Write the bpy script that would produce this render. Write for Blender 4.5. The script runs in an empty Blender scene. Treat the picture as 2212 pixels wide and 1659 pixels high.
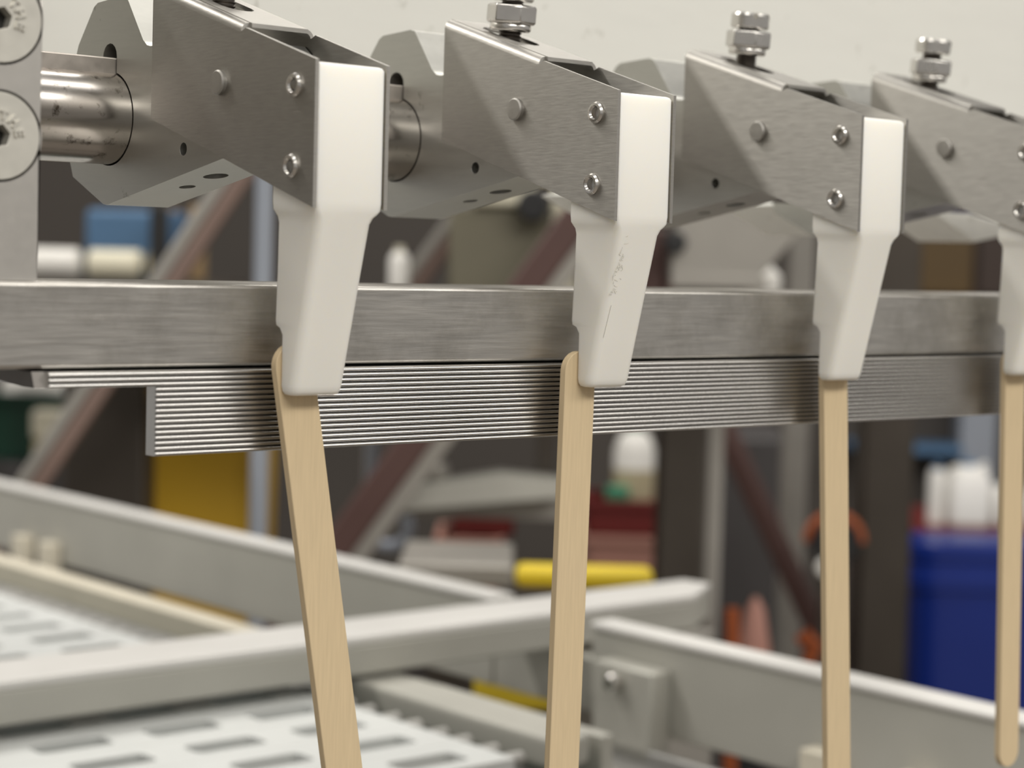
# Stick grippers of an ice-lolly machine above a white slatted conveyor.
# All lengths below are millimetres (S turns them into metres).
# x runs along the machine bar, y away from its front, z up.
import bpy, bmesh, math, random
from mathutils import Vector, Matrix
from mathutils.geometry import tessellate_polygon

S = 0.001
PI = math.pi
random.seed(7)
scene = bpy.context.scene
col = scene.collection

# ---------------------------------------------------------------- camera
cd = bpy.data.cameras.new('camera')
cam = bpy.data.objects.new('camera', cd); col.objects.link(cam)
CAM = Vector((-212.788, -306.541, -35.329))
rt, dn, fw = (0.76063618, -0.64859482, 0.02752012), (-0.02006661, -0.06586269, -0.9976269), (0.64886819, 0.75827888, -0.06311264)
m = Matrix(((rt[0], -dn[0], -fw[0]), (rt[1], -dn[1], -fw[1]), (rt[2], -dn[2], -fw[2])))
cam.matrix_world = Matrix.Translation(CAM * S) @ m.to_4x4()
cd.sensor_width = 36.0
cd.lens = 4336.96 / 2212 * 36.0
cd.clip_start = 0.02; cd.clip_end = 60
cd.dof.use_dof = True
cd.dof.focus_distance = 0.415
cd.dof.aperture_fstop = 16.0
scene.camera = cam

# ---------------------------------------------------------------- light
scene.view_settings.view_transform = 'Standard'
scene.view_settings.look = 'None'
scene.view_settings.gamma = 1.0
scene.view_settings.exposure = -0.20
world = bpy.data.worlds.new('plant_air'); scene.world = world
world.use_nodes = True
bg = world.node_tree.nodes['Background']
bg.inputs[0].default_value = (1.0, 0.965, 0.91, 1); bg.inputs[1].default_value = 0.46

def area(name, loc, size, power, colour=(1, 0.965, 0.9), rot=(0, 0, 0)):
    l = bpy.data.lights.new(name, 'AREA'); l.shape = 'RECTANGLE'
    l.size, l.size_y = size; l.energy = power; l.color = colour
    o = bpy.data.objects.new(name, l); col.objects.link(o)
    o.location = Vector(loc) * S; o.rotation_euler = rot
    return o
# fluorescent ceiling fittings, running across the hall
area('ceiling_light', (-800, -2300, 1750), (2.4, 0.6), 62, rot=(0.5, 0, 0))
area('ceiling_light', (1600, -1900, 1750), (2.4, 0.6), 34, rot=(0.5, 0, 0))
area('ceiling_light', (1500, 1300, 2100), (2.4, 0.5), 38)
area('ceiling_light', (100, -250, 1900), (2.4, 0.5), 17)
# single tube behind the machine: shines forward over the top edge of the back panel
area('ceiling_tube_light', (-900, 1750, 1930), (1.5, 0.05), 40, rot=(-0.72, 0, 0))

# ---------------------------------------------------------------- helpers
class MB:
    """collects shapes in mm, builds ONE mesh object"""
    def __init__(s): s.v = []; s.f = []
    def add(s, vs, fs, M=None):
        b = len(s.v)
        for p in vs:
            p = Vector(p)
            s.v.append(tuple(M @ p if M else p))
        for f in fs: s.f.append([i + b for i in f])
        return s
    def box(s, x0, x1, y0, y1, z0, z1, M=None):
        return s.add([(x, y, z) for z in (z0, z1) for y in (y0, y1) for x in (x0, x1)],
                     [(0, 2, 3, 1), (4, 5, 7, 6), (0, 1, 5, 4), (2, 6, 7, 3), (0, 4, 6, 2), (1, 3, 7, 5)], M)
    def plate(s, outer, holes, h0, h1, axis='z', M=None):
        """2-D outline (with holes) extruded from h0 to h1 along axis"""
        loops = [list(outer)] + [list(h) for h in holes]
        pts = [p for l in loops for p in l]; n = len(pts)
        tri = tessellate_polygon([[Vector((p[0], p[1], 0)) for p in l] for l in loops])
        def P(p, h): return {'z': (p[0], p[1], h), 'x': (h, p[0], p[1]), 'y': (p[0], h, p[1])}[axis]
        vs = [P(p, h0) for p in pts] + [P(p, h1) for p in pts]; fs = []
        for t in tri:
            fs.append(tuple(t)); fs.append(tuple(i + n for i in reversed(t)))
        b = 0
        for l in loops:
            k = len(l)
            for i in range(k):
                j = (i + 1) % k
                fs.append((b + i, b + j, b + j + n, b + i + n))
            b += k
        return s.add(vs, fs, M)
    def rings(s, loops, cap=True, M=None):
        """loft through equal-length closed 3-D loops"""
        k = len(loops[0]); vs = [p for l in loops for p in l]; fs = []
        for a in range(len(loops) - 1):
            for i in range(k):
                j = (i + 1) % k
                fs.append((a * k + i, a * k + j, (a + 1) * k + j, (a + 1) * k + i))
        if cap:
            fs.append(tuple(range(k - 1, -1, -1))); fs.append(tuple((len(loops) - 1) * k + i for i in range(k)))
        return s.add(vs, fs, M)
    def lathe(s, prof, n=24, M=None, cap=True):
        """profile (r, h) turned about +z"""
        return s.rings([[(r * math.cos(2 * PI * i / n), r * math.sin(2 * PI * i / n), h) for i in range(n)] for r, h in prof], cap, M)
    def hexa(s, r, h0, h1, ch=0.0, M=None, n=6):
        L = []
        for k, h in ((r - ch, h0), (r, h0 + ch * .8), (r, h1 - ch * .8), (r - ch, h1)):
            L.append([(k * math.cos(2 * PI * i / n), k * math.sin(2 * PI * i / n), h) for i in range(n)])
        return s.rings(L, True, M)
    def tube(s, pts, r, n=10, M=None):
        pts = [Vector(p) for p in pts]; L = []
        up = Vector((0.13, 0.21, 0.97))
        for i, p in enumerate(pts):
            d = (pts[min(i + 1, len(pts) - 1)] - pts[max(i - 1, 0)]).normalized()
            a = d.cross(up)
            if a.length < 1e-3: a = d.cross(Vector((1, 0, 0)))
            a.normalize(); b = d.cross(a)
            rr = r[i] if isinstance(r, (list, tuple)) else r
            L.append([tuple(p + a * (rr * math.cos(2 * PI * k / n)) + b * (rr * math.sin(2 * PI * k / n))) for k in range(n)])
        return s.rings(L, True, M)
    def beam(s, p, q, w, h):
        p, q = Vector(p), Vector(q); d = (q - p); L = d.length
        M = Matrix.Translation(p) @ d.to_track_quat('Y', 'Z').to_matrix().to_4x4()
        return s.box(-w / 2, w / 2, 0, L, -h / 2, h / 2, M)
    def build(s, name, mat, parent=None, bevel=0.0, seg=2, smooth=35, origin=None, M=None):
        vs = [Vector(p) for p in s.v]
        if M: vs = [M @ p for p in vs]
        o0 = Vector((0, 0, 0))
        if origin == 'base':
            lo = Vector([min(p[i] for p in vs) for i in range(3)]); hi = Vector([max(p[i] for p in vs) for i in range(3)])
            o0 = Vector(((lo.x + hi.x) / 2, (lo.y + hi.y) / 2, lo.z))
        me = bpy.data.meshes.new(name)
        me.from_pydata([tuple((p - o0) * S) for p in vs], [], s.f)
        bm = bmesh.new(); bm.from_mesh(me)
        bmesh.ops.recalc_face_normals(bm, faces=bm.faces); bm.to_mesh(me); bm.free()
        me.materials.append(mat)
        if smooth:
            for p in me.polygons: p.use_smooth = True
            me.set_sharp_from_angle(angle=math.radians(smooth))
        o = bpy.data.objects.new(name, me); col.objects.link(o)
        o.location = o0 * S
        if parent is not None: o.parent = parent
        if bevel:
            b = o.modifiers.new('bevel', 'BEVEL'); b.width = bevel * S; b.segments = seg
            b.limit_method = 'ANGLE'; b.angle_limit = math.radians(38); b.harden_normals = False
        return o

def tag(o, label, cat, group=None, kind=None):
    if label: o['label'] = label
    if cat: o['category'] = cat
    if group: o['group'] = group
    if kind: o['kind'] = kind
    return o
def thing(name, label, cat, loc=(0, 0, 0), rz=0.0, group=None):
    o = bpy.data.objects.new(name, None); col.objects.link(o); o.empty_display_size = 0.02
    o.location = Vector(loc) * S; o.rotation_euler = (0, 0, rz)
    return tag(o, label, cat, group)
def struct(o): o['kind'] = 'structure'; return o
def cut(o, cutters):
    """real holes: subtract the cutter shapes, keep the result as the mesh"""
    tmp = []
    for c in cutters:
        co = c.build('cutter', o.data.materials[0], o.parent, smooth=0); tmp.append(co)
        md = o.modifiers.new('hole', 'BOOLEAN'); md.operation = 'DIFFERENCE'; md.object = co; md.solver = 'EXACT'
    # holes before the bevel
    bev = [md for md in o.modifiers if md.type == 'BEVEL']
    w = [(b.width, b.segments) for b in bev]
    for b in bev: o.modifiers.remove(b)
    bpy.context.view_layer.update()
    me = bpy.data.meshes.new_from_object(o.evaluated_get(bpy.context.evaluated_depsgraph_get()))
    o.modifiers.clear()
    o.data = me
    for p in me.polygons: p.use_smooth = True
    me.set_sharp_from_angle(angle=math.radians(30))
    for co in tmp: bpy.data.objects.remove(co)
    return o
def circle(cx, cy, r, n=24, a0=0.0): return [(cx + r * math.cos(a0 + 2 * PI * i / n), cy + r * math.sin(a0 + 2 * PI * i / n)) for i in range(n)]
def slot(cx, cy, hx, hy, n=6):
    """rounded slot, long along x (half length hx, half width hy)"""
    out = []
    for sx, a in ((1, -PI / 2), (-1, PI / 2)):
        for i in range(n + 1):
            t = a + PI * i / n
            out.append((cx + sx * (hx - hy) + hy * math.cos(t), cy + hy * math.sin(t)))
    return out
def rrect(x0, x1, y0, y1, r, n=4):
    r = r if isinstance(r, (list, tuple)) else [r] * 4
    out = []
    for (cx, cy, a), q in zip(((x1 - r[0], y1 - r[0], 0), (x0 + r[1], y1 - r[1], PI / 2), (x0 + r[2], y0 + r[2], PI), (x1 - r[3], y0 + r[3], 1.5 * PI)), r):
        for i in range(n + 1):
            t = a + PI / 2 * i / n; out.append((cx + q * math.cos(t), cy + q * math.sin(t)))
    return out

# ---------------------------------------------------------------- materials
def mat(name, rgb, rough=0.5, metal=0.0, spec=0.5, streak=None, var=0.12, bump=0.0, scale=60.0, rvar=0.1, sss=0.0, dirt=None, aniso=0.0, coat=0.0):
    """procedural surface: streak=(sx,sy,sz) stretches the noise (brush lines, wood grain)"""
    mt = bpy.data.materials.new(name); mt.use_nodes = True
    nt = mt.node_tree; N = nt.nodes; L = nt.links; bs = N['Principled BSDF']
    bs.inputs['Metallic'].default_value = metal; bs.inputs['Specular IOR Level'].default_value = spec
    tc = N.new('ShaderNodeTexCoord'); mp = N.new('ShaderNodeMapping')
    geo = N.new('ShaderNodeNewGeometry')
    L.new(geo.outputs['Position'], mp.inputs['Vector'])
    mp.inputs['Scale'].default_value = streak or (1, 1, 1)
    nz = N.new('ShaderNodeTexNoise'); nz.inputs['Scale'].default_value = scale; nz.inputs['Detail'].default_value = 6
    L.new(mp.outputs[0], nz.inputs['Vector'])
    mx = N.new('ShaderNodeMix'); mx.data_type = 'RGBA'
    mx.inputs[6].default_value = tuple(c * (1 - var) for c in rgb) + (1,)
    mx.inputs[7].default_value = tuple(min(1, c * (1 + var)) for c in rgb) + (1,)
    L.new(nz.outputs[0], mx.inputs[0])
    out = mx.outputs[2]
    if dirt:
        dcol, dscale, lo, hi = dirt
        n2 = N.new('ShaderNodeTexNoise'); n2.inputs['Scale'].default_value = dscale; n2.inputs['Detail'].default_value = 8
        n2.inputs['Roughness'].default_value = 0.65
        L.new(geo.outputs['Position'], n2.inputs['Vector'])
        mr = N.new('ShaderNodeMapRange'); mr.inputs[1].default_value = lo; mr.inputs[2].default_value = hi
        L.new(n2.outputs[0], mr.inputs[0])
        m2 = N.new('ShaderNodeMix'); m2.data_type = 'RGBA'
        L.new(mr.outputs[0], m2.inputs[0]); L.new(out, m2.inputs[6]); m2.inputs[7].default_value = tuple(dcol) + (1,)
        out = m2.outputs[2]
    L.new(out, bs.inputs['Base Color'])
    rr = N.new('ShaderNodeMapRange'); rr.inputs[3].default_value = max(0.02, rough - rvar); rr.inputs[4].default_value = min(1, rough + rvar)
    L.new(nz.outputs[0], rr.inputs[0]); L.new(rr.outputs[0], bs.inputs['Roughness'])
    if bump:
        bp = N.new('ShaderNodeBump'); bp.inputs['Strength'].default_value = bump; bp.inputs['Distance'].default_value = 0.0002
        L.new(nz.outputs[0], bp.inputs['Height']); L.new(bp.outputs[0], bs.inputs['Normal'])
    if sss:
        bs.inputs['Subsurface Weight'].default_value = sss; bs.inputs['Subsurface Radius'].default_value = (1, .9, .7)
        bs.inputs['Subsurface Scale'].default_value = 0.003
    if aniso:
        bs.inputs['Anisotropic'].default_value = aniso
        tv = N.new('ShaderNodeCombineXYZ'); tv.inputs[2].default_value = 1.0; tv.inputs[0].default_value = 0.02
        L.new(tv.outputs[0], bs.inputs['Tangent'])
    if coat: bs.inputs['Coat Weight'].default_value = coat
    return mt

M_bracket = mat('brushed_stainless', (.40, .385, .36), .44, 1, streak=(1, .8, 7), scale=300, var=.16, rvar=.08, bump=.14, aniso=.8)
M_alu = mat('milled_aluminium', (.50, .495, .465), .44, 1, streak=(1, .35, 3), scale=380, var=.10, rvar=.08, bump=.10, dirt=((.16, .145, .12), 150, .66, .76))
M_bar = mat('drawn_steel_bar', (.52, .50, .47), .40, 1, streak=(.16, 1, 2.2), scale=420, var=.22, rvar=.12, bump=.4, dirt=((.36, .34, .31), 45, .48, .72))
M_rib = mat('ribbed_steel', (.54, .53, .515), .25, 1, streak=(.1, 1, 1), scale=300, var=.08, rvar=.05)
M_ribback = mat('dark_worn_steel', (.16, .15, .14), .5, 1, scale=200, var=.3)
M_plate = mat('satin_anodised_plate', (.52, .50, .47), .48, .9, scale=500, var=.05, rvar=.05, bump=.04)
M_screw = mat('zinc_screw_head', (.66, .64, .58), .42, .6, scale=300, var=.08, bump=.06)
M_shaft = mat('ground_shaft', (.50, .47, .44), .22, 1, streak=(.3, 1, 1), scale=300, var=.14, rvar=.08, bump=.03, dirt=((.12, .10, .08), 260, .57, .70))
M_key = mat('worn_key_steel', (.52, .48, .44), .5, 1, scale=300, var=.25, rvar=.15, bump=.2)
M_bolt = mat('bright_bolt_steel', (.62, .60, .57), .24, 1, scale=250, var=.12, rvar=.1)
M_pinend = mat('dull_pin_end', (.42, .405, .38), .5, 1, scale=500, var=.15, bump=.15)
M_thread = mat('dark_oiled_thread', (.20, .18, .16), .4, 1, scale=300, var=.3)
M_recess_shade = mat('painted_recess_shade', (.012, .011, .01), .7, 0, scale=100)  # shade inside recesses, put into the colour
M_white = mat('white_acetal', (.84, .825, .775), .38, 0, .45, scale=25, var=.02, rvar=.05, sss=.6)
M_scuff = mat('frayed_plastic', (.62, .60, .55), .6, 0, scale=300, var=.2)
M_crackd = mat('dark_crack', (.34, .32, .28), .6, 0, scale=300, var=.2)
M_wood = mat('birch_stick', (.625, .495, .315), .62, 0, .25, streak=(9, 9, .5), scale=170, var=.13, rvar=.08, bump=.12)
M_panel = mat('off_white_panel', (.74, .735, .69), .42, 0, .4, streak=(.4, 1, 2), scale=90, var=.03, rvar=.06, dirt=((.50, .49, .44), 110, .64, .74))
M_lug = mat('mottled_white_cast', (.90, .90, .86), .5, 0, .4, scale=140, var=.05, dirt=((.62, .61, .56), 120, .58, .70))
M_belt = mat('white_belt_plastic', (.68, .695, .685), .35, 0, .5, scale=30, var=.03)
M_pin = mat('grey_hinge_pin', (.38, .37, .35), .5, 0, scale=60, var=.2)
M_railface = mat('satin_guide_rail', (.47, .46, .415), .45, .15, scale=18, var=.12, rvar=.08)
M_railcap = mat('white_wear_cap', (.72, .705, .68), .4, 0, scale=30, var=.03)
M_cross = mat('white_cross_bar', (.82, .815, .79), .35, .1, scale=20, var=.05)
M_channel = mat('grey_channel', (.34, .335, .325), .4, .5, scale=30, var=.15)
M_strip = mat('cream_wear_strip', (.66, .61, .50), .5, 0, scale=40, var=.08)
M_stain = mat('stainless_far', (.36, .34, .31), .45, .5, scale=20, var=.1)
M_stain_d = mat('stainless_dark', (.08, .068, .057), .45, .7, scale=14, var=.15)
M_dark = mat('dark_cabinet', (.055, .05, .05), .5, 0, scale=10, var=.2)
M_olive = mat('olive_enclosure', (.16, .145, .10), .55, 0, scale=10, var=.15)
M_maroon = mat('maroon_paint', (.085, .042, .036), .5, 0, scale=15, var=.2)
M_copper = mat('pinkish_pipe', (.22, .15, .125), .5, .2, scale=15, var=.15)
M_yellow = mat('yellow_paint', (.78, .58, .03), .45, 0, scale=12, var=.06)
M_ybin = mat('ochre_bin_plastic', (.62, .37, .02), .5, 0, scale=9, var=.12)
M_blue = mat('blue_tub_plastic', (.004, .021, .19), .35, 0, scale=9, var=.12)
M_sky = mat('steel_blue_paint', (.07, .15, .27), .5, 0, scale=9, var=.1)
M_lblue = mat('grey_blue_pipe', (.36, .39, .45), .4, .4, scale=9, var=.1)
M_red = mat('dark_red_plastic', (.14, .012, .01), .5, 0, scale=9, var=.1)
M_pink = mat('faded_pink', (.42, .21, .165), .6, 0, scale=9, var=.12)
M_green = mat('green_plastic', (.02, .20, .11), .45, 0, scale=9, var=.1)
M_dgreen = mat('dark_green_crate', (.004, .045, .025), .5, 0, scale=9, var=.1)
M_cream = mat('cream_plastic', (.72, .68, .54), .45, 0, scale=9, var=.06)
M_beige = mat('beige_card', (.46, .40, .26), .6, 0, scale=9, var=.1)
M_jug = mat('white_jug', (.80, .78, .74), .4, 0, scale=9, var=.04)
M_orange = mat('orange_cable', (.34, .075, .015), .5, 0, scale=9, var=.1)
M_brown = mat('dark_brown_paint', (.035, .020, .014), .5, 0, scale=9, var=.2)
M_amber = mat('amber_brown_door', (.085, .048, .010), .5, 0, scale=9, var=.2)
M_tan = mat('tan_carton', (.36, .24, .12), .6, 0, scale=9, var=.1)
M_black = mat('black_rubber', (.012, .012, .013), .5, 0, scale=9, var=.1)
M_wall = mat('hall_wall_paint', (.058, .049, .042), .7, 0, scale=2.5, var=.3)
M_floor = mat('concrete_floor', (.20, .175, .15), .45, 0, scale=4, var=.2)

# ================================================================ THE HALL
FX, FY = 0.6502, 0.7598            # the hall lies at 40 degrees to the machine
def hall(r, d, z): return Vector((CAM.x + FY * r + FX * d, CAM.y - FX * r + FY * d, z))
HROT = math.atan2(-FX, FY)         # hall right-hand direction as a turn about z
def HM(r, d, z=0.0): return Matrix.Translation(hall(r, d, z)) @ Matrix.Rotation(HROT, 4, 'Z')
FLOOR = -1000.0
struct(MB().box(-4500, 4500, -5000, 3700, FLOOR - 50, FLOOR, HM(0, 0)).build('floor', M_floor, origin='base'))
struct(MB().box(-3200, 3200, 3600, 3700, FLOOR, 1900, HM(0, 0)).build('wall_back', M_wall, origin='base'))

# ================================================================ THE MACHINE
# ---- back panel
o = MB().box(-420, 950, 130, 134, -13.5, 98).build('back_panel', M_panel, bevel=1, origin='base')
tag(o, 'off-white sheet panel behind the row of gripper arms', 'panel')

# ---- square bar
o = MB().box(-260, 430, 19, 58, -57.6, -42.0).build('support_bar', M_bar, bevel=0.8, seg=3, origin='base')
tag(o, 'brushed steel square bar running across behind the white fingers', 'bar')

# ---- ribbed plate under the bar
def ridge_profile(z_top, n, y_front, y_back, pitch=1.0, depth=.9):
    pts = []
    for k in range(n):
        zt = z_top - k * pitch
        for i in range(9):          # full half-round ridges meeting in sharp valleys
            t = math.radians(-86 + 172 * i / 8)
            pts.append((y_front + depth * (1 - math.cos(t)), zt - pitch * (.5 + .5 * math.sin(t))))
    pts += [(y_back, z_top - n * pitch), (y_back, z_top)]
    return pts
rp = thing('ribbed_plate', 'grey steel plate with fine horizontal ridges hanging under the bar', 'plate', (140, 20, -75))
lo = Vector((140, 20, -75))
def loc(mb, o): mb.v = [tuple(Vector(p) - o) for p in mb.v]; return mb
up_prof = ridge_profile(-58.0, 3, 17.0, 46.0)
dn_prof = ridge_profile(-61.0, 13, 17.0, 20.6)
loc(MB().plate(up_prof, [], -44, 420, 'x'), lo).build('ridged_flange', M_rib, rp)
loc(MB().plate(dn_prof, [], -22.2, 420, 'x'), lo).build('ridged_skirt', M_rib, rp)
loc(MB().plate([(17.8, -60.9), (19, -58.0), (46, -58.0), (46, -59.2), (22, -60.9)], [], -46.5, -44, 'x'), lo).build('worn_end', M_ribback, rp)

# ---- end plate with two countersunk screws
ep = thing('end_plate', 'satin grey end plate with two countersunk socket screws beside the shaft', 'plate', (-80, 27, -41.9))
eo = Vector((-80, 27, -41.9))
SCR = [(-52.1, -16.6), (-52.0, 3.8)]
out = [(-125, -41.9), (-44.6, -41.9), (-43.6, 70), (-125, 70)]
loc(MB().plate(out, [circle(x, z, 8.1, 48) for x, z in SCR], 21, 33, 'y'), eo).build('plate_body', M_plate, ep, bevel=.35)
def letter(ch):
    q = []
    if ch == 'T': q = [(-.5, .5, .72, 1), (-.13, .13, 0, .72)]
    if ch == 'H': q = [(-.5, -.24, 0, 1), (.24, .5, 0, 1), (-.24, .24, .38, .62)]
    if ch == 'E': q = [(-.4, -.14, 0, 1), (-.14, .42, 0, .24), (-.14, .36, .38, .62), (-.14, .42, .76, 1)]
    return q
for (sx, sz), angs in zip(SCR, (((80, 'T'), (46, 'H'), (10, 'E')), ((50, 'T'), (18, 'H'), (-18, 'E')))):
    hx = [(sx + 2.1 * math.cos(PI / 3 * i + .25), sz + 2.1 * math.sin(PI / 3 * i + .25)) for i in range(6)]
    sc = loc(MB().plate(circle(sx, sz, 7.65, 48), [hx], 20.95, 24.5, 'y'), eo).build('countersunk_screw', M_screw, ep, bevel=.25)
    loc(MB().plate(circle(sx, sz, 3.2, 16), [], 24.4, 26, 'y'), eo).build('socket_floor', M_recess_shade, sc)  # black disc paints the shade at the socket floor
    loc(MB().plate(circle(sx, sz, 8.3, 32), [], 23.5, 24.4, 'y'), eo).build('gap_shade_disc', M_recess_shade, sc)  # black disc paints the shade in the countersink gap
    mb = MB()
    for a, ch in angs:
        a = math.radians(a); R0 = 2.75; h = 1.9; w = 1.6
        rad = Vector((math.cos(a), math.sin(a))); tan = Vector((math.sin(a), -math.cos(a)))
        for (x0, x1, y0, y1) in letter(ch):
            c = [(sx + tan.x * x * w + rad.x * (R0 + y * h), sz + tan.y * x * w + rad.y * (R0 + y * h)) for x, y in ((x0, y0), (x1, y0), (x1, y1), (x0, y1))]
            mb.plate(c, [], 20.5, 21.0, 'y')
    loc(mb, eo).build('raised_lettering', M_screw, sc, bevel=.06, seg=1)

loc(MB().box(-125, -45, 33, 129.5, -30, 128), eo).build('bearing_shade_housing', M_plate, ep, bevel=1)  # unseen housing, enlarged to block the tube light from the first bracket

# ---- keyed shaft
SY, SZ, SR = 77.6, -8.3, 9.7
sh = thing('keyed_shaft', 'round polished shaft with a flat key passing through all gripper blocks', 'shaft', (150, SY, SZ))
so = Vector((150, SY, SZ))
loc(MB().plate(circle(SY, SZ, SR, 64), [], -60, 430, 'x'), so).build('shaft_body', M_shaft, sh)
loc(MB().box(-60, 430, 75.3, 80.8, -2, 4.5), so).build('key', M_key, sh, bevel=.3)

# ---- gripper arms
SL = .31
def zt(y, w): return w + SL * y
proto = {}
def make_gripper(i, x0, label, nut_drop, gap, head=True):
    g = thing('gripper_arm', label, 'gripper', (x0, 30, -10), group='gripper arms on the shaft')
    go = Vector((0, 30, -10))
    # block on the shaft
    key = 'block'
    if key not in proto:
        prof = [(95, -17.2), (93.6, -20.4), (85, -24.2), (80, -26.4), (78.5, -26.6), (33.7, -17.8), (24, -15.9), (24, 3), (27, 5.2), (58, 6.2), (61.2, 6.1), (62.6, 6.4), (64.2, 7.6), (70.3, 15.8), (71.2, 16.9), (72.9, 17.4), (83.6, 16.7), (85.2, 15.9), (91.8, 8.2), (92.6, 6.5)]
        hole = []
        a0 = math.asin((81.0 - SY) / 9.95)
        a1 = math.asin((SY - 75.0) / 9.95)
        for k in range(41):
            t = PI / 2 - a0 - (2 * PI - a0 - a1) * k / 40
            hole.append((SY + 9.95 * math.cos(t), SZ + 9.95 * math.sin(t)))
        for k in range(9):
            t = PI * (1 - k / 8)
            hole.append((78 + 3.0 * math.cos(t), 4.7 + 3.0 * math.sin(t)))
        b = loc(MB().plate(prof, [hole, circle(47.5, -15.4, 1.35, 14)], 1.0, 16.1, 'x'), go).build('lever_block', M_alu, g, bevel=.3)
        cc = []
        n = Vector((0, .193, .981))
        for (cx, cy, r) in ((8.8, 47.5, 2.6), (8.6, 58.2, 1.75)):
            z = -17.8 - .1964 * (cy - 33.7)
            Mx = Matrix.Translation(Vector((cx, cy, z)) - go) @ Vector((0, .193, .981)).to_track_quat('Z', 'Y').to_matrix().to_4x4()
            cc.append(MB().lathe([(r, -4), (r, 6)], 20, Mx))
        cut(b, cc)
        bm_ = b.modifiers.new('bevel', 'BEVEL'); bm_.width = .25 * S; bm_.segments = 2; bm_.limit_method = 'ANGLE'; bm_.angle_limit = math.radians(38)
        proto[key] = b.data
    else:
        b = bpy.data.objects.new('lever_block', proto[key]); col.objects.link(b); b.parent = g
        bm_ = b.modifiers.new('bevel', 'BEVEL'); bm_.width = .25 * S; bm_.segments = 2; bm_.limit_method = 'ANGLE'; bm_.angle_limit = math.radians(38)
    # bracket: folded sheet, leaning forward
    def wall(x0_, x1_, holes):
        pts = [(0, 0 - 27.2), (58.8, zt(58.8, -27.2)), (58.6, zt(58.6, -1.4)), (26, zt(26, -1.4)), (25, zt(25, -1.0)), (23.8, zt(23.8, -.1)), (0, 0)]
        return MB().plate(pts, holes, x0_, x1_, 'x')
    hs = [circle(6.4, -4.49, 1.45, 14), circle(7.13, -19.5, 1.45, 14)]
    mb = wall(0, .8, hs)
    mb2 = wall(16.3, 17.1, []); mb.add(mb2.v, mb2.f)
    # bends and web (in the sheared frame)
    Lw = []
    sec = []
    for k in range(7):
        t = PI - PI / 2 * k / 6; sec.append((2 + 2 * math.cos(t), -1.4 + 2 * math.sin(t)))
    for k in range(7):
        t = PI / 2 - PI / 2 * k / 6; sec.append((15.1 + 2 * math.cos(t), -1.4 + 2 * math.sin(t)))
    inn = []
    for k in range(7):
        t = PI / 2 * k / 6; inn.append((15.1 + 1.2 * math.cos(t), -1.4 + 1.2 * math.sin(t)))
    for k in range(7):
        t = PI / 2 + PI / 2 * k / 6; inn.append((2 + 1.2 * math.cos(t), -1.4 + 1.2 * math.sin(t)))
    shear = lambda x, y, w: (x, y, zt(y, w))
    for part in (sec[:7] + inn[7:], sec[7:] + inn[:7]):
        mb.rings([[shear(x, y, w) for x, w in part] for y in (25.4, 58.6)])
    q = MB().plate([(2, 24.6), (15.1, 24.6), (15.1, 58.6), (2, 58.6)], [[(y_, x_) for x_, y_ in slot(45.0, 8.5, 8.2, 3.5)]], -.1, .75, 'z')
    mb.add([shear(*p) for p in q.v], q.f)
    br = loc(mb, go).build('bracket', M_bracket, g, smooth=40)
    # pivot pin, hollow set screws
    RX = Matrix.Rotation(-PI / 2, 4, 'Y')        # local +z -> -x
    def onwall(y, z, x=0): return Matrix.Translation(Vector((x, y, z)) - go) @ RX
    MB().lathe([(2.45, -2), (2.45, .75), (2.15, 1.05), (0.05, 1.1)], 24, onwall(32.4, -2.84)).build('pivot_pin', M_pinend, br)
    for (y, z) in ((6.4, -4.49), (7.13, -19.5)):
        s_ = MB().lathe([(1.15, -2.6), (1.15, .45), (1.5, .85), (1.95, .8), (2.3, .35), (2.3, 0)], 24, onwall(y, z), cap=False).build('hollow_set_screw', M_bolt, br)
        MB().lathe([(1.3, -2.8), (1.3, -2.5)], 12, onwall(y, z)).build('bore_shade_disc', M_recess_shade, s_)  # black disc stands for the shade deep in the screw
    # white plastic finger
    L = []
    def sect(z, x0_, x1_, y0_, y1_, r): L.append([(x, y, z) for x, y in rrect(x0_, x1_, y0_, y1_, r)])
    yf = lambda z: .05 + (0 if z > -26 else 7.85 / 32.6 * ((-26 - z) ** 2 / 8 if z > -30 else (-28 - z)))
    R4 = [1.0, 1.0, .6, 1.0]
    sect(-.4, 1.3, 15.6, .8, 14.8, R4); sect(-.6, 1.0, 16.0, .3, 15.1, R4); sect(-1.1, .85, 16.27, .05, 15.2, R4)
    sect(-26, .85, 16.27, .05, 15.2, R4); sect(-27.4, .95, 16.2, yf(-27.4), 15.1, [1.0, 1.0, .9, 1.2])
    sect(-28.1, 1.1, 15.7, yf(-28.1), 14.6, [1.1, 1.0, 1.1, 1.5]); sect(-28.8, 1.3, 14.95, yf(-28.8), 14.05, [1.2, 1.0, 1.4, 1.8]); sect(-30.0, 1.5, 14.4, yf(-30.0), 13.9, [1.3, 1.0, 1.6, 2.0])
    R5 = [1.3, 1.0, 1.8, 2.0]
    sect(-40, 1.8, 14.25, yf(-40), 14.5, R5); sect(-48.6, 2.0, 14.2, yf(-48.6), 15.1, R5); sect(-49.5, 2.0, 14.2, yf(-49.5), 14.9, R5)
    R6 = [.9, .5, 1.8, 2.0]
    sect(-50.0, 2.0, 14.18, yf(-50), 13.3, R6); sect(-51.3, 2.0, 14.16, yf(-51.3), 12.35, R6)
    sect(-61.0, 2.0, 14.1, yf(-61.0), 12.3, R6); sect(-62.0, 2.15, 13.95, yf(-62) + .05, 12.2, R6); sect(-62.6, 2.5, 13.6, yf(-62.4) + .4, 11.9, [.8, .5, 1.5, 1.6]); sect(-62.8, 3.2, 12.9, yf(-62.4) + 1.0, 11.5, [.6, .4, .8, 1.0])
    loc(MB().rings(L), go).build('plastic_finger', M_white, g, smooth=75)
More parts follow.
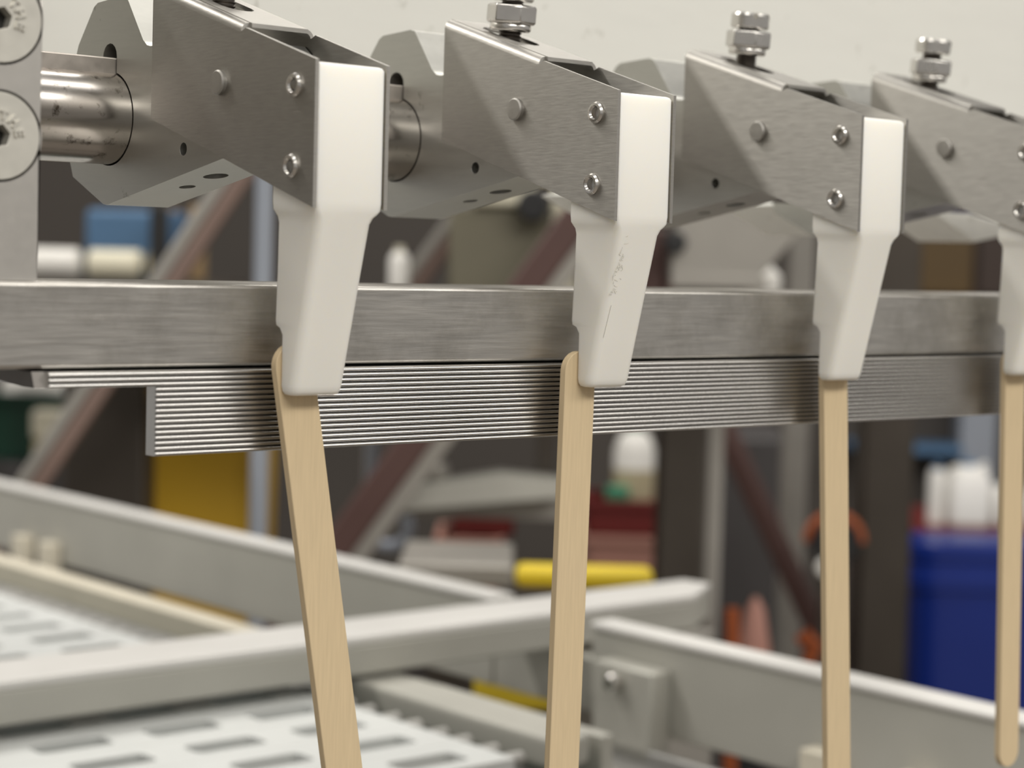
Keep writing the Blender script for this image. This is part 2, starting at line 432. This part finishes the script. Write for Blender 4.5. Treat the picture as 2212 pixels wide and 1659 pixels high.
    # adjusting screw through the web
    if head is not None:
        ax = Vector((0, -.10, 1)).normalized()
        def onweb(h): return Matrix.Translation(Vector((8.5, 45.6, 14.0)) + ax * h - go) @ ax.to_track_quat('Z', 'Y').to_matrix().to_4x4()
        n0 = 3.2 - nut_drop
        prof = []
        h = -6.0
        while h < n0 + 7.0 + gap:
            prof += [(2.35, h), (2.75, h + .35), (2.35, h + .7)]; h += .8
        st = MB().lathe(prof, 18, onweb(0)).build('adjusting_screw', M_thread, g)
        nt_ = MB().lathe([(2.6, n0), (4.3, n0), (4.75, n0 + .5), (4.75, n0 + 1.5), (4.3, n0 + 1.9)], 28, onweb(0))
        Mn = onweb(0) @ Matrix.Rotation(.35 + i * .9, 4, 'Z')
        nt_.hexa(5.75, n0 + 1.7, n0 + 6.1, .55, Mn)
        nt_.build('lock_nut', M_bolt, st, bevel=.25)
        h0 = n0 + 6.2 + gap
        hd = MB().lathe([(4.4, h0), (4.85, h0 + .4), (4.85, h0 + 3.2), (4.5, h0 + 3.8), (4.0, h0 + 3.95)], 32, onweb(0)).build('slotted_head', M_bolt, st)
        cut(hd, [MB().box(-.6, .6, -7, 7, h0 + 2.4, h0 + 6, onweb(0) @ Matrix.Rotation(.6 + i, 4, 'Z'))])
    return g
def crack_marks(g, x0):
    go = Vector((x0, 30, -10)); mb = MB(); rr = random.Random(4)
    fy = lambda z: .05 + 7.85 / 32.6 * (-28 - z)
    for k in range(34):
        z = -30 - 13 * rr.random() ** .8; x = x0 + 4.2 + rr.gauss(0, .55) - (z + 30) * -.06
        pts = []; dx, dz = rr.uniform(-.5, .5), rr.uniform(-.75, .35)
        for j in range(5):
            pts.append((x, fy(z) - .02, z)); x += dx * .5 + rr.uniform(-.16, .16); z += dz * .5 + rr.uniform(-.16, .16)
        mb.tube(pts, .05, 5)
    loc(mb, go).build('crack_marks', M_scuff, g)
    mb = MB(); pts = [(x0 + 3.75 - .06 * k, fy(-45 - k) - .02, -45 - k * 1.0) for k in range(8)]
    mb.tube(pts, .04, 5); loc(mb, go).build('crack_line', M_crackd, g)
GX = [0.0, 76.39, 154.77, 228.6]
make_gripper(0, GX[0], 'leftmost gripper arm, next to the end plate, its bracket wholly in shade', 0, 0.6)
g2 = make_gripper(1, GX[1], 'second gripper arm from the end plate, white finger scuffed with cracks', 1.4, 0.6)
crack_marks(g2, GX[1])
make_gripper(2, GX[2], 'third gripper arm from the end plate, nut tight under its slotted screw head', 0, 0.4)
make_gripper(3, GX[3], 'rightmost gripper arm, cut off by the picture edge, nut spaced below its screw head', 1.0, 1.5)

# ---- wooden sticks
def stick(xt, ztop, tilt, label, length=114.0, w=8.7):
    o_ = []
    r = w / 2
    for k in range(13):
        t = PI * k / 12; o_.append((r * math.cos(t), -r + r * math.sin(t)))
    for k in range(13):
        t = PI + PI * k / 12; o_.append((r * math.cos(t), -length + r + r * math.sin(t)))
    Mx = Matrix.Translation(Vector((xt, 0, ztop))) @ Matrix.Rotation(-math.radians(tilt), 4, 'Y')
    s_ = MB().plate(o_, [], 12.42, 14.2, 'y', Mx).build('wooden_stick', M_wood, bevel=.22, origin='base')
    return tag(s_, label, 'stick', 'wooden sticks held by the fingers')
stick(4.6, -53.0, 9.75, 'birch stick leaning most, held by the leftmost finger')
stick(79.6, -55.2, -.9, 'birch stick held by the cracked finger, second from the end plate')
stick(163.1, -55.0, 4.05, 'birch stick hanging from the third finger, top end hidden', w=8.7)
stick(236.3, -55.8, 2.6, 'birch stick at the right picture edge, rounded lower end in view', w=8.5)

# ---- white lugs behind the shaft
for k, (x, lab) in enumerate(((172, 'mottled white lug seen behind the cracked finger'), (247, 'mottled white lug seen behind the third finger'), (323, 'mottled white lug between the third and rightmost fingers'))):
    pr_ = [(x - 3, -17.5), (x + 9, -15.5), (x + 36, -19.5), (x + 36, -23.5), (x + 19, -26.2)]
    o = MB().plate(pr_, [], 106, 130, 'y').build('cast_lug', M_lug, bevel=.6, origin='base')
    tag(o, lab, 'lug', 'white lugs on the back panel')

# ================================================================ CONVEYOR
cv = thing('slat_conveyor', 'white slotted plastic conveyor belt with grey side channel, lower left', 'conveyor', (150, 600, FLOOR))
co = Vector((150, 600, FLOOR))
row = None
XS = [142 - 46 * 5 + 46 * k - 9 for k in range(8)]
XS = [133 + 46 * k - 46 * 4 for k in range(7)]
y = 276.0 - 30.2
rows = []
while y < 960:
    if row is None:
        mb = MB().plate(rrect(-75, 254, -14.9, 14.9, 1.5), [rrect(x - 14.9, x + 14.9, -6.6, 6.2, 3) for x in XS if x + 16 < 254], -6, 0, 'z')
        mb.v = [(p[0] - co.x, p[1], p[2] + (-215 - FLOOR)) for p in mb.v]
        r_ = mb.build('belt_module', M_belt, cv, bevel=1.2)
        row = r_
        pm = MB()
        for dy in (-8, 6): pm.lathe([(0.3, 0), (2.6, 0), (2.6, 8), (0.3, 8)], 12, Matrix.Translation((254 - co.x, dy, -217.5 - FLOOR)) @ Matrix.Rotation(PI / 2, 4, 'Y'))
        pin = pm.build('hinge_pin', M_pin, r_)
    else:
        r_ = row.copy(); col.objects.link(r_); p2 = pin.copy(); col.objects.link(p2); p2.parent = r_
    r_.location = (0, (y - co.y) * S, 0)
    y += 30.2
def cpart(mb, name, mt, bevel=.8): return loc(mb, co).build(name, mt, cv, bevel=bevel)
cpart(MB().box(-90, 300, 225, 960, -262, -250), 'slider_bed', M_dgreen)
cpart(MB().box(292, 306, 392, 960, -224, -212), 'wear_strip', M_strip)
cpart(MB().box(306, 376, 60, 960, -262, -246), 'side_channel', M_channel)
cpart(MB().box(372, 376, 60, 960, -246, -240), 'channel_lip', M_channel)
gpr = [(271, 232), (281, 228), (291, 232), (296, 242), (297, 386), (272, 386)]
cpart(MB().plate(gpr, [], -222, -211, 'z'), 'side_guide', M_railface, 2)
cpart(MB().box(300, 306, 235, 386, -236, -214), 'guide_flange', M_railface)
for (x, y_) in ((340, 150), (340, 900), (-60, 300), (-60, 900)):
    cpart(MB().box(x - 20, x + 20, y_ - 20, y_ + 20, FLOOR, -262), 'leg', M_stain)

def rail(y0, y1, x, label, posts):
    t = thing('guide_rail', label, 'rail', (x + 6, (y0 + y1) / 2, -240), group='guide rails along the conveyor')
    ro = Vector((x + 6, (y0 + y1) / 2, -240))
    loc(MB().box(x, x + 11, y0, y1, -236, -197), ro).build('rail_web', M_railface, t, bevel=.8)
    loc(MB().box(x - 1.5, x + 12.5, y0 - 1, y1, -197, -193.5), ro).build('rail_cap', M_railcap, t, bevel=1.4)
    for yp in posts:
        loc(MB().box(x - 10, x - .5, yp - 7, yp + 7, -246, -222), ro).build('standoff', M_strip, t, bevel=1)
    return t
ra = rail(404, 960, 388, 'long grey guide rail with pale cap receding at the left', (832, 868))
loc(MB().box(389, 399, 333, 404, -236, -212), Vector((394, 682, -240))).build('rail_joint', M_railface, ra, bevel=.5)
rc = rail(-40, 332, 384, 'grey guide rail with white cap at lower right', (150, 195))
bo = Vector((390, 146, -240))
loc(MB().box(372, 384, 282, 318, -246, -207), bo).build('mounting_block', M_railface, rc, bevel=1.2)
loc(MB().lathe([(4, 0), (4, 5), (3, 6)], 16, Matrix.Translation((372, 302, -214)) @ Matrix.Rotation(-PI / 2, 4, 'Y')), bo).build('bolt', M_bolt, rc)

t = thing('cross_bar', 'white topped cross bar spanning over the conveyor belt', 'bar', (210, 370, -205)); bo = Vector((210, 370, -205))
bo_out = [(-120, 352), (468, 352), (500, 372), (497, 388), (-120, 388)]
loc(MB().plate(bo_out, [], -209, -196, 'z'), bo).build('bar_body', M_railface, t, bevel=1)
loc(MB().plate(bo_out, [], -196, -192.5, 'z'), bo).build('bar_cap', M_railcap, t, bevel=1.2, seg=3)
loc(MB().box(421, 432, 345, 384, -262, -209), bo).build('mounting_foot', M_stain, t, bevel=1)
loc(MB().box(432, 476, 345, 400, FLOOR, -209), bo).build('end_bracket', M_stain, t, bevel=1)
loc(MB().box(-120, -96, 356, 384, FLOOR, -209), bo).build('mounting_foot', M_stain, t, bevel=1)
o = MB().tube([(330, 330, -240), (330, 280, -240), (322, 230, -241), (318, 120, -241), (318, 40, -241)], 6, 12).build('conveyor_tube', M_stain, origin='base')
tag(o, 'bent pale steel tube lying on the grey channel, bottom right', 'tube')

# ================================================================ BACKGROUND
def hbox(name, r0, r1, d0, d1, z0, z1, mt, label, cat, bevel=4, group=None):
    o = MB().box(r0, r1, d0, d1, z0, z1, HM(0, 0)).build(name, mt, bevel=bevel, origin='base')
    return tag(o, label, cat, group)
def hthing(name, label, cat, r, d, z, group=None):
    t = thing(name, label, cat, hall(r, d, z), HROT, group); return t
def hp(mb, r, d, z, name, mt, parent, bevel=3): return loc(mb, Vector((r, d, z))).build(name, mt, parent, bevel=bevel)

# steel frame of the neighbouring machine
gantry = t = hthing('machine_gantry', 'dark stainless gantry of posts, beam and slanting braces behind the conveyor', 'gantry', 140, 1500, FLOOR); q = (140, 1500, FLOOR)
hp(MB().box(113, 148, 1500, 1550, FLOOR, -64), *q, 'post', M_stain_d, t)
hp(MB().box(148, 162, 1512, 1550, FLOOR, -64), *q, 'lit_post_face', M_stain, t)  # side face of the same tube, lit tone put into its colour
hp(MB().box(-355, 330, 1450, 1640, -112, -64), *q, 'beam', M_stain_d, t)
hp(MB().box(-350, -285, 1560, 1610, FLOOR, -64), *q, 'post', M_stain_d, t)  # dark post placed here as the shade on the bin's left side
t = hthing('steel_post', 'broad stainless upright between the third and fourth sticks', 'post', 340, 1800, FLOOR); q = (340, 1800, FLOOR)
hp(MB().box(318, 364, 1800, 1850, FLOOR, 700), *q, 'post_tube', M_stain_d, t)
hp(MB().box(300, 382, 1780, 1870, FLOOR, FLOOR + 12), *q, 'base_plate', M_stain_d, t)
t = hthing('steel_post', 'narrow grey upright left of the third stick, behind the maroon pipe', 'post', 285, 2000, FLOOR); q = (285, 2000, FLOOR)
hp(MB().box(274, 298, 2000, 2030, FLOOR, 700), *q, 'post_tube', M_stain, t)
hp(MB().box(260, 312, 1985, 2045, FLOOR, FLOOR + 12), *q, 'base_plate', M_stain, t)
def ext(a, b, z):   # run the line a-b (r, z) on to height z
    k = (z - a[1]) / (b[1] - a[1]); return (a[0] + (b[0] - a[0]) * k, z)
def slant(name, a, b, d, w, mt, z0, z1, parent):
    p, q_ = ext(a, b, z0), ext(a, b, z1)
    mb = MB().beam((p[0], d, p[1]), (q_[0], d, q_[1]), w, w)
    return hp(mb, 140, 1500, FLOOR, name, mt, parent, 2)
slant('brace', (-353, -213), (-207, 16), 1430, 9, M_stain, FLOOR, 260, gantry)
slant('brace_pipe', (-340, -213), (-194, 16), 1430, 11, M_copper, FLOOR, 260, gantry)
slant('brace', (-88, -58), (-50, -4), 1600, 9, M_stain, -70, 260, gantry)
slant('brace_pipe', (-75, -58), (-37, -4), 1600, 11, M_copper, -70, 260, gantry)
slant('brace', (-122, -245), (10, -53), 1420, 22, M_maroon, FLOOR, 260, gantry)
slant('brace', (-102, -245), (30, -53), 1420, 13, M_stain, FLOOR, 260, gantry)
p_, q_ = ext((203, -194), (300, -387), FLOOR), ext((203, -194), (300, -387), 60)
o = MB().beam(hall(p_[0], 1900, p_[1]), hall(q_[0], 1900, q_[1]), 22, 22).build('maroon_pipe', M_maroon, bevel=6, origin='base'); tag(o, 'maroon pipe slanting down left of the third stick', 'pipe')

# yellow bin, boxes, cabinets
t = hthing('yellow_bin', 'tall ochre yellow bin behind the first stick', 'bin', -280, 1760, FLOOR); q = (-280, 1760, FLOOR)
L = [[(x, y_, z) for x, y_ in rrect(-355 + k, -212 - k, 1700 + k, 1840 - k, 22)] for z, k in ((FLOOR, 8), (-175, 0))]
hp(MB().rings(L), *q, 'bin_body', M_ybin, t)
hp(MB().plate(rrect(-360, -207, 1694, 1846, 26), [], -175, -158), *q, 'bin_rim', M_ybin, t)
t = hthing('low_cabinet', 'dark low cabinet under the red and pink crates', 'cabinet', 40, 2080, FLOOR); q = (40, 2080, FLOOR)
hp(MB().box(-110, 190, 1850, 2320, FLOOR, -392), *q, 'cabinet_body', M_dark, t)
hp(MB().box(-115, 195, 1842, 2325, -392, -384), *q, 'cabinet_top', M_stain_d, t)
for r0, r1 in ((-105, 38), (42, 185)): 
    dd = hp(MB().box(r0, r1, 1843, 1849.8, FLOOR + 40, -400), *q, 'door', M_dark, t)
def crate(r0, r1, d0, d1, z0, z1, mt, label, name='plastic_crate', band=None):
    t = hthing(name, label, 'crate', (r0 + r1) / 2, (d0 + d1) / 2, z0); q = ((r0 + r1) / 2, (d0 + d1) / 2, z0)
    hp(MB().box(r0, r1, d0, d0 + 4, z0, z1).box(r0, r1, d1 - 4, d1, z0, z1).box(r0, r0 + 4, d0, d1, z0, z1).box(r1 - 4, r1, d0, d1, z0, z1).box(r0, r1, d0, d1, z0, z0 + 4), *q, 'crate_shell', mt, t, 1.5)
    hp(MB().plate(rrect(r0 - 4, r1 + 4, d0 - 4, d1 + 4, 6), [rrect(r0 + 4, r1 - 4, d0 + 4, d1 - 4, 4)], z1 - 8, z1), *q, 'crate_rim', band or mt, t, 1.5)
    return t
crate(-66, -8, 1900, 2010, -384, -304, M_pink, 'faded pink crate on the low cabinet behind the conveyor')
crate(-54, 6, 1915, 2000, -303.5, -272, M_red, 'dark red crate stacked on the pink crate')
crate(88, 172, 2200, 2310, -384, -340, M_pink, 'pink crate right of the second stick, below the red one')
crate(86, 174, 2205, 2305, -339.5, -300, M_red, 'dark red crate right of the second stick, under the white bottle')
def bottle(r, d, z, rad, h, mt, capm, label, name='bottle', caph=None, shoulder=.72, low=None):
    t = hthing(name, label, 'bottle', r, d, z)
    MB().lathe([(rad * .9, 0), (rad, rad * .12), (rad, h * shoulder), (rad * .75, h * (shoulder + .12)), (rad * .38, h * .9), (rad * .36, h * .92)], 24).build('bottle_body', mt, t)
    MB().lathe([(rad * .45, h * .9), (rad * .45, h), (rad * .4, h * 1.01)], 18).build('bottle_cap', capm, t)
    if low: MB().lathe([(rad * .905, -.01), (rad * 1.01, rad * .12), (rad * 1.01, low), (rad * .9, low)], 24).build('bottle_foot', M_beige, t)
    return t
bottle(140, 2250, -335, 23, 122, M_jug, M_green, 'white bottle with olive foot standing in the red crate', low=66)
o = MB().box(108, 133, 2215, 2235, -335, -287, HM(0, 0)).build('green_carton', M_green, bevel=3, origin='base'); tag(o, 'small green carton beside the white bottle in the red crate', 'carton')
hbox('dark_cabinet', 210, 330, 2300, 2600, FLOOR, -235, M_dark, 'charcoal cabinet behind the maroon slanting pipe', 'cabinet')
# chute and its fittings on the frame
t = hthing('sheet_chute', 'pale sheet metal chute left of the second stick, bolt on top', 'chute', -30, 1500, -230); q = (-30, 1500, -230)
pr_ = [(-95, -226), (-85, -208), (-7, -194), (40, -198), (40, -211)]
hp(MB().plate(pr_, [], 1470, 1500, 'y'), *q, 'chute_web', M_railface, t, 2)
hp(MB().box(-92, 40, 1500, 1504, -232, -212), *q, 'chute_back', M_stain, t, 1)
hp(MB().lathe([(10, 0), (12, 3), (12, 12), (9, 15)], 20, Matrix.Translation((-57, 1485, -203))), *q, 'bolt_head', M_stain, t, 1)
hp(MB().box(-70, -56, 1504, 1516, -232, -112), *q, 'hanger', M_stain_d, t, 1)
hp(MB().box(20, 34, 1504, 1516, -232, -112), *q, 'hanger', M_stain_d, t, 1)
arc = [(-118 + 0 * k, 0, 0) for k in range(1)]
pts = [hall(-102 + 17 * math.sin(a), 1700, -268 - 17 * math.cos(a)) for a in [PI * .0 + k * PI / 10 for k in range(-5, 8)]]
o = MB().tube([hall(-119, 1700, -110)] + pts, 5.5, 12).build('elbow_pipe', M_lblue, origin='base'); tag(o, 'grey bent pipe loop right of the first stick', 'pipe')
t = hthing('drip_tray', 'pale flat tray ledge just above the cross bar', 'tray', -30, 1290, FLOOR); q = (-30, 1290, FLOOR)
hp(MB().box(-68, 4, 1240, 1340, -241, -227), *q, 'tray_pan', M_stain, t, 2)
hp(MB().box(-50, -20, 1275, 1305, FLOOR, -241), *q, 'tray_leg', M_stain_d, t, 2)
t = hthing('yellow_guard', 'bright yellow guard bar above the cross bar', 'guard', 45, 1170, FLOOR); q = (45, 1170, FLOOR)
hp(MB().box(5, 85, 1150, 1172, -226, -214), *q, 'guard_bar', M_yellow, t, 4)
hp(MB().box(30, 50, 1152, 1170, FLOOR, -226), *q, 'guard_leg', M_stain_d, t, 2)
t = hthing('yellow_tray', 'yellow drip tray showing under the guide rail, lower middle', 'tray', 10, 1075, FLOOR); q = (10, 1075, FLOOR)
hp(MB().box(-16, 40, 1050, 1110, -275, -252), *q, 'tray_pan', M_yellow, t, 3)
hp(MB().box(0, 20, 1070, 1090, FLOOR, -275), *q, 'tray_leg', M_stain_d, t, 2)
# left rack
t = hthing('storage_rack', 'dark rack with a shelf behind the bar at upper left', 'rack', -450, 2090, FLOOR); q = (-450, 2090, FLOOR)
hp(MB().box(-640, -300, 1960, 2240, -80, -70), *q, 'shelf', M_stain_d, t, 2)
for r0 in (-640, -325):
    for d0 in (1962, 2215): hp(MB().box(r0, r0 + 25, d0, d0 + 25, FLOOR, -80), *q, 'leg', M_stain_d, t, 2)
o = hbox('blue_motor_box', -437, -350, 2040, 2160, -70, 2, M_sky, 'steel blue box standing on the rack shelf', 'box', 6)
for r0, r1, mt, lab in ((-480, -433, M_jug, 'white rolled sleeve on the rack shelf beside the end plate'), (-424, -372, M_cream, 'cream roll in front of the blue box'), (-366, -345, M_beige, 'short beige roll beside the cream roll')):
    Mx = HM(r0, 2000, -54) @ Matrix.Rotation(PI / 2, 4, 'Y')
    o = MB().lathe([(12, 0), (15, 2), (15, r1 - r0 - 2), (12, r1 - r0)], 24, Mx).build('paper_roll', mt, origin='base'); tag(o, lab, 'roll', 'rolls on the rack shelf')
o = hbox('black_upright_strap', -362, -344, 1985, 1998, -70, 6, M_black, 'black upright bar in front of the blue box', 'bar', 2)
for r0, r1 in ((-394, -370), (-352, -338)):
    o = hbox('tan_carton', r0, r1, 2165, 2200, -70, 8 if r0 < -360 else 10, M_tan, 'tan carton behind the blue box, %s' % ('left one' if r0 < -360 else 'right one'), 'carton', 2)
hbox('tall_cabinet', -640, -470, 2255, 2450, FLOOR, -284, M_dark, 'black cabinet below the green crate at far left', 'cabinet')
crate(-600, -500, 2300, 2400, -284, -208, M_dgreen, 'dark green crate on the black cabinet at far left')
o = hbox('white_bag', -594, -508, 2306, 2394, -279, -180, M_jug, 'white bag bulging from the green crate', 'bag', 22)
hbox('tan_box', -541, -500, 2260, 2285, -284, -257, M_beige, 'tan box at far left under the cream box, beside the green crate', 'box', 6)
hbox('cream_box', -543, -490, 2260, 2285, -257, -222, M_cream, 'cream box at far left stacked on the tan box', 'box', 6)
# things on the beam
t = hthing('control_box', 'olive control box with cream lid seen between second gripper and bar', 'box', -5, 1540, -64); q = (-5, 1540, -64)
hp(MB().box(-50, 24, 1500, 1580, -63.8, 2), *q, 'box_body', M_olive, t)
hp(MB().box(-34, 14, 1492, 1584, 2, 24), *q, 'box_lid', M_cream, t)
hp(MB().lathe([(11, 0), (12, 3), (12, 16), (10, 18)], 20, Matrix.Translation((12, 1482, 3)) @ Matrix.Rotation(-PI / 2, 4, 'X') @ Matrix.Translation((0, 0, -6))), *q, 'knob', M_black, t, 1)
o = MB().lathe([(10, 0), (10, 90), (8, 94)], 20, HM(36, 1500, -64)).build('white_cylinder', M_cream, origin='base'); tag(o, 'cream upright cylinder behind the cracked finger', 'cylinder')
bottle(-90, 1560, -64, 8, 34, M_jug, M_cream, 'small white bottle on the beam right of the first finger')
hbox('grey_block', -47, -14, 1560, 1600, -64, -42, M_stain, 'pale grey block on the beam left of the cracked finger', 'block', 5)
o = MB().tube([hall(-163, 1300, 320), hall(-163, 1300, FLOOR)], 6, 14).build('upright_pipe', M_lblue, origin='base'); tag(o, 'grey blue upright pipe just left of the first finger', 'pipe')
t = hthing('feed_hopper', 'light grey sheet hopper above the bar left of the third finger', 'hopper', 160, 1460, -64); q = (160, 1460, -64)
pr_ = [(112, -46), (176, -46), (222, 8), (222, 60), (120, 60)]
hp(MB().plate(pr_, [], 1450, 1456, 'y'), *q, 'hopper_front', M_stain, t, 1)
hp(MB().box(112, 180, 1440, 1450, -54, -44), *q, 'hopper_lip', M_stain, t, 1)
hp(MB().box(125, 165, 1456, 1520, -63.8, -46), *q, 'hopper_foot', M_dark, t, 1)
hp(MB().lathe([(7, 0), (8, 2), (8, 14), (6, 16)], 20, Matrix.Translation((114, 1436, -22)) @ Matrix.Rotation(-PI / 2, 4, 'X')), *q, 'hopper_knob', M_black, t, 1)
o = MB().lathe([(10, 0), (14, 6), (14, 20), (6, 28)], 20, HM(182, 1480, -64)).build('white_cup', M_jug, origin='base'); tag(o, 'white cup on the beam beside the grey hopper', 'cup')
hbox('maroon_block', 92, 112, 1470, 1520, -63.8, -12, M_maroon, 'maroon block on the beam beside the cracked finger', 'block', 4)
# right side
t = hthing('blue_tub', 'blue plastic tub with ribbed rim at the right edge', 'tub', 715, 2645, FLOOR); q = (715, 2645, FLOOR)
L = [[(x, y_, z) for x, y_ in rrect(532 + k, 900 - k, 2604 + k, 2690 - k, 36, 8)] for z, k in ((FLOOR, 14), (-560, 3), (-470, 1), (-452, 0))]
hp(MB().rings(L), *q, 'tub_body', M_blue, t, 0)
L = [[(x, y_, z) for x, y_ in rrect(532 - k, 900 + k, 2604 - k, 2690 + k, 38, 8)] for z, k in ((-456, 2), (-453, 5), (-430, 5), (-426, 1), (-418, 1), (-414, 6), (-394, 6), (-390, 3))]
hp(MB().rings(L), *q, 'tub_rim', M_blue, t, 0)
t = hthing('red_table', 'dark red low table behind the blue tub', 'table', 690, 2850, FLOOR); q = (690, 2850, FLOOR)
hp(MB().box(560, 860, 2740, 2990, -412, -390), *q, 'table_top', M_red, t)
for r0 in (560, 835):
    for d0 in (2740, 2965): hp(MB().box(r0, r0 + 25, d0, d0 + 25, FLOOR, -412), *q, 'leg', M_red, t)
bottle(595, 2780, -390, 12, 84, M_jug, M_sky, 'slim white bottle with blue cap on the red table', shoulder=.8)
def jug(r, d, z, w, dp, h, label):
    t = hthing('white_jug', label, 'jug', r, d, z, 'white jugs on the red table')
    L = [[(x, y_, zz) for x, y_ in rrect(-w / 2 + k, w / 2 - k, -dp / 2 + k, dp / 2 - k, 9)] for zz, k in ((0, 4), (5, 0), (h * .72, 0), (h * .88, w * .12), (h * .94, w * .3))]
    MB().rings(L).build('jug_body', M_jug, t)
    MB().lathe([(w * .17, h * .92), (w * .17, h), (w * .14, h * 1.02)], 18).build('jug_cap', M_sky, t)
    MB().tube([(w * .2, 0, h * .9), (w * .42, 0, h * .97), (w * .46, 0, h * .8), (w * .44, 0, h * .66)], 4, 8).build('jug_handle', M_jug, t)
    return t
jug(637, 2780, -390, 56, 66, 88, 'large white jug in the middle of the red table')
jug(694, 2785, -390, 46, 60, 60, 'smaller white jug at the right end of the red table')
t = hthing('wall_shelf', 'navy wall shelf above the white jugs', 'shelf', 680, 3560, -352); q = (680, 3560, -345)
hp(MB().box(600, 790, 3480, 3600, -352, -338), *q, 'shelf_board', M_sky, t)
hp(MB().box(620, 630, 3500, 3600, -400, -352), *q, 'shelf_bracket', M_stain_d, t)
t = hthing('wall_pipe', 'pale grey square duct on the back wall at the right', 'duct', 815, 3560, FLOOR); q = (815, 3560, FLOOR)
hp(MB().box(795, 860, 3540, 3600, FLOOR, 500), *q, 'duct_body', M_lblue, t)
t = hthing('wall_cabinet', 'dark brown wall cabinet at the upper right above the bar', 'cabinet', 770, 3500, -85); q = (770, 3500, -85)
hp(MB().box(665, 900, 3430, 3600, -85, 90), *q, 'cabinet_body', M_brown, t)
hp(MB().box(670, 778, 3420, 3429.5, -80, 85), *q, 'door', M_amber, t); hp(MB().box(786, 895, 3420, 3429.5, -80, 85), *q, 'door', M_brown, t)
t = hthing('hose_reel', 'black hose reel with orange hose half hidden by the third stick', 'reel', 290, 1790, FLOOR); q = (290, 1790, FLOOR)
RXm = Matrix.Translation((290, 1760, -280)) @ Matrix.Rotation(-PI / 2, 4, 'X')
hp(MB().lathe([(21, 0), (21, 24), (8, 24)], 28, RXm), *q, 'reel_drum', M_black, t, 1)
ptsr = [(290 + 24 * math.cos(a), 1772, -280 + 24 * math.sin(a)) for a in [k * PI / 12 for k in range(0, 13)]]
hp(MB().tube(ptsr, 4.5, 10), *q, 'orange_hose', M_orange, t, 0)
hp(MB().lathe([(7, 0), (9, 3), (7, 8)], 16, Matrix.Translation((281, 1752, -301)) @ Matrix.Rotation(-PI / 2, 4, 'X')), *q, 'hub_button', M_jug, t, 0)
hp(MB().box(282, 298, 1784, 1798, FLOOR, -250), *q, 'reel_post', M_stain_d, t, 1)
t = hthing('pink_cone', 'pink cone shaped cloth cover behind the white cross bar end', 'cover', 188, 1500, FLOOR); q = (188, 1500, FLOOR)
hp(MB().lathe([(20, -380), (14, -335), (7, -295), (2, -286)], 24, Matrix.Translation((188, 1500, 0))), *q, 'cone', M_pink, t, 0)
hp(MB().box(180, 196, 1492, 1508, FLOOR, -378), *q, 'stand', M_black, t, 1)
o = MB().tube([hall(166, 1460, -288), hall(168, 1460, -336), hall(169, 1460, -600), hall(172, 1460, FLOOR + 4)], 5, 10).build('orange_cable', M_orange, origin='base'); tag(o, 'orange cable hanging left of the pink cone', 'cable')
o = MB().tube([hall(222, 1495, -318), hall(228, 1492, -312), hall(233, 1492, -318), hall(226, 1493, -340), hall(224, 1493, -600), hall(224, 1493, FLOOR + 4)], 5.5, 10).build('orange_cable', M_orange, origin='base'); tag(o, 'orange cable looped at its top left of the third stick', 'cable')
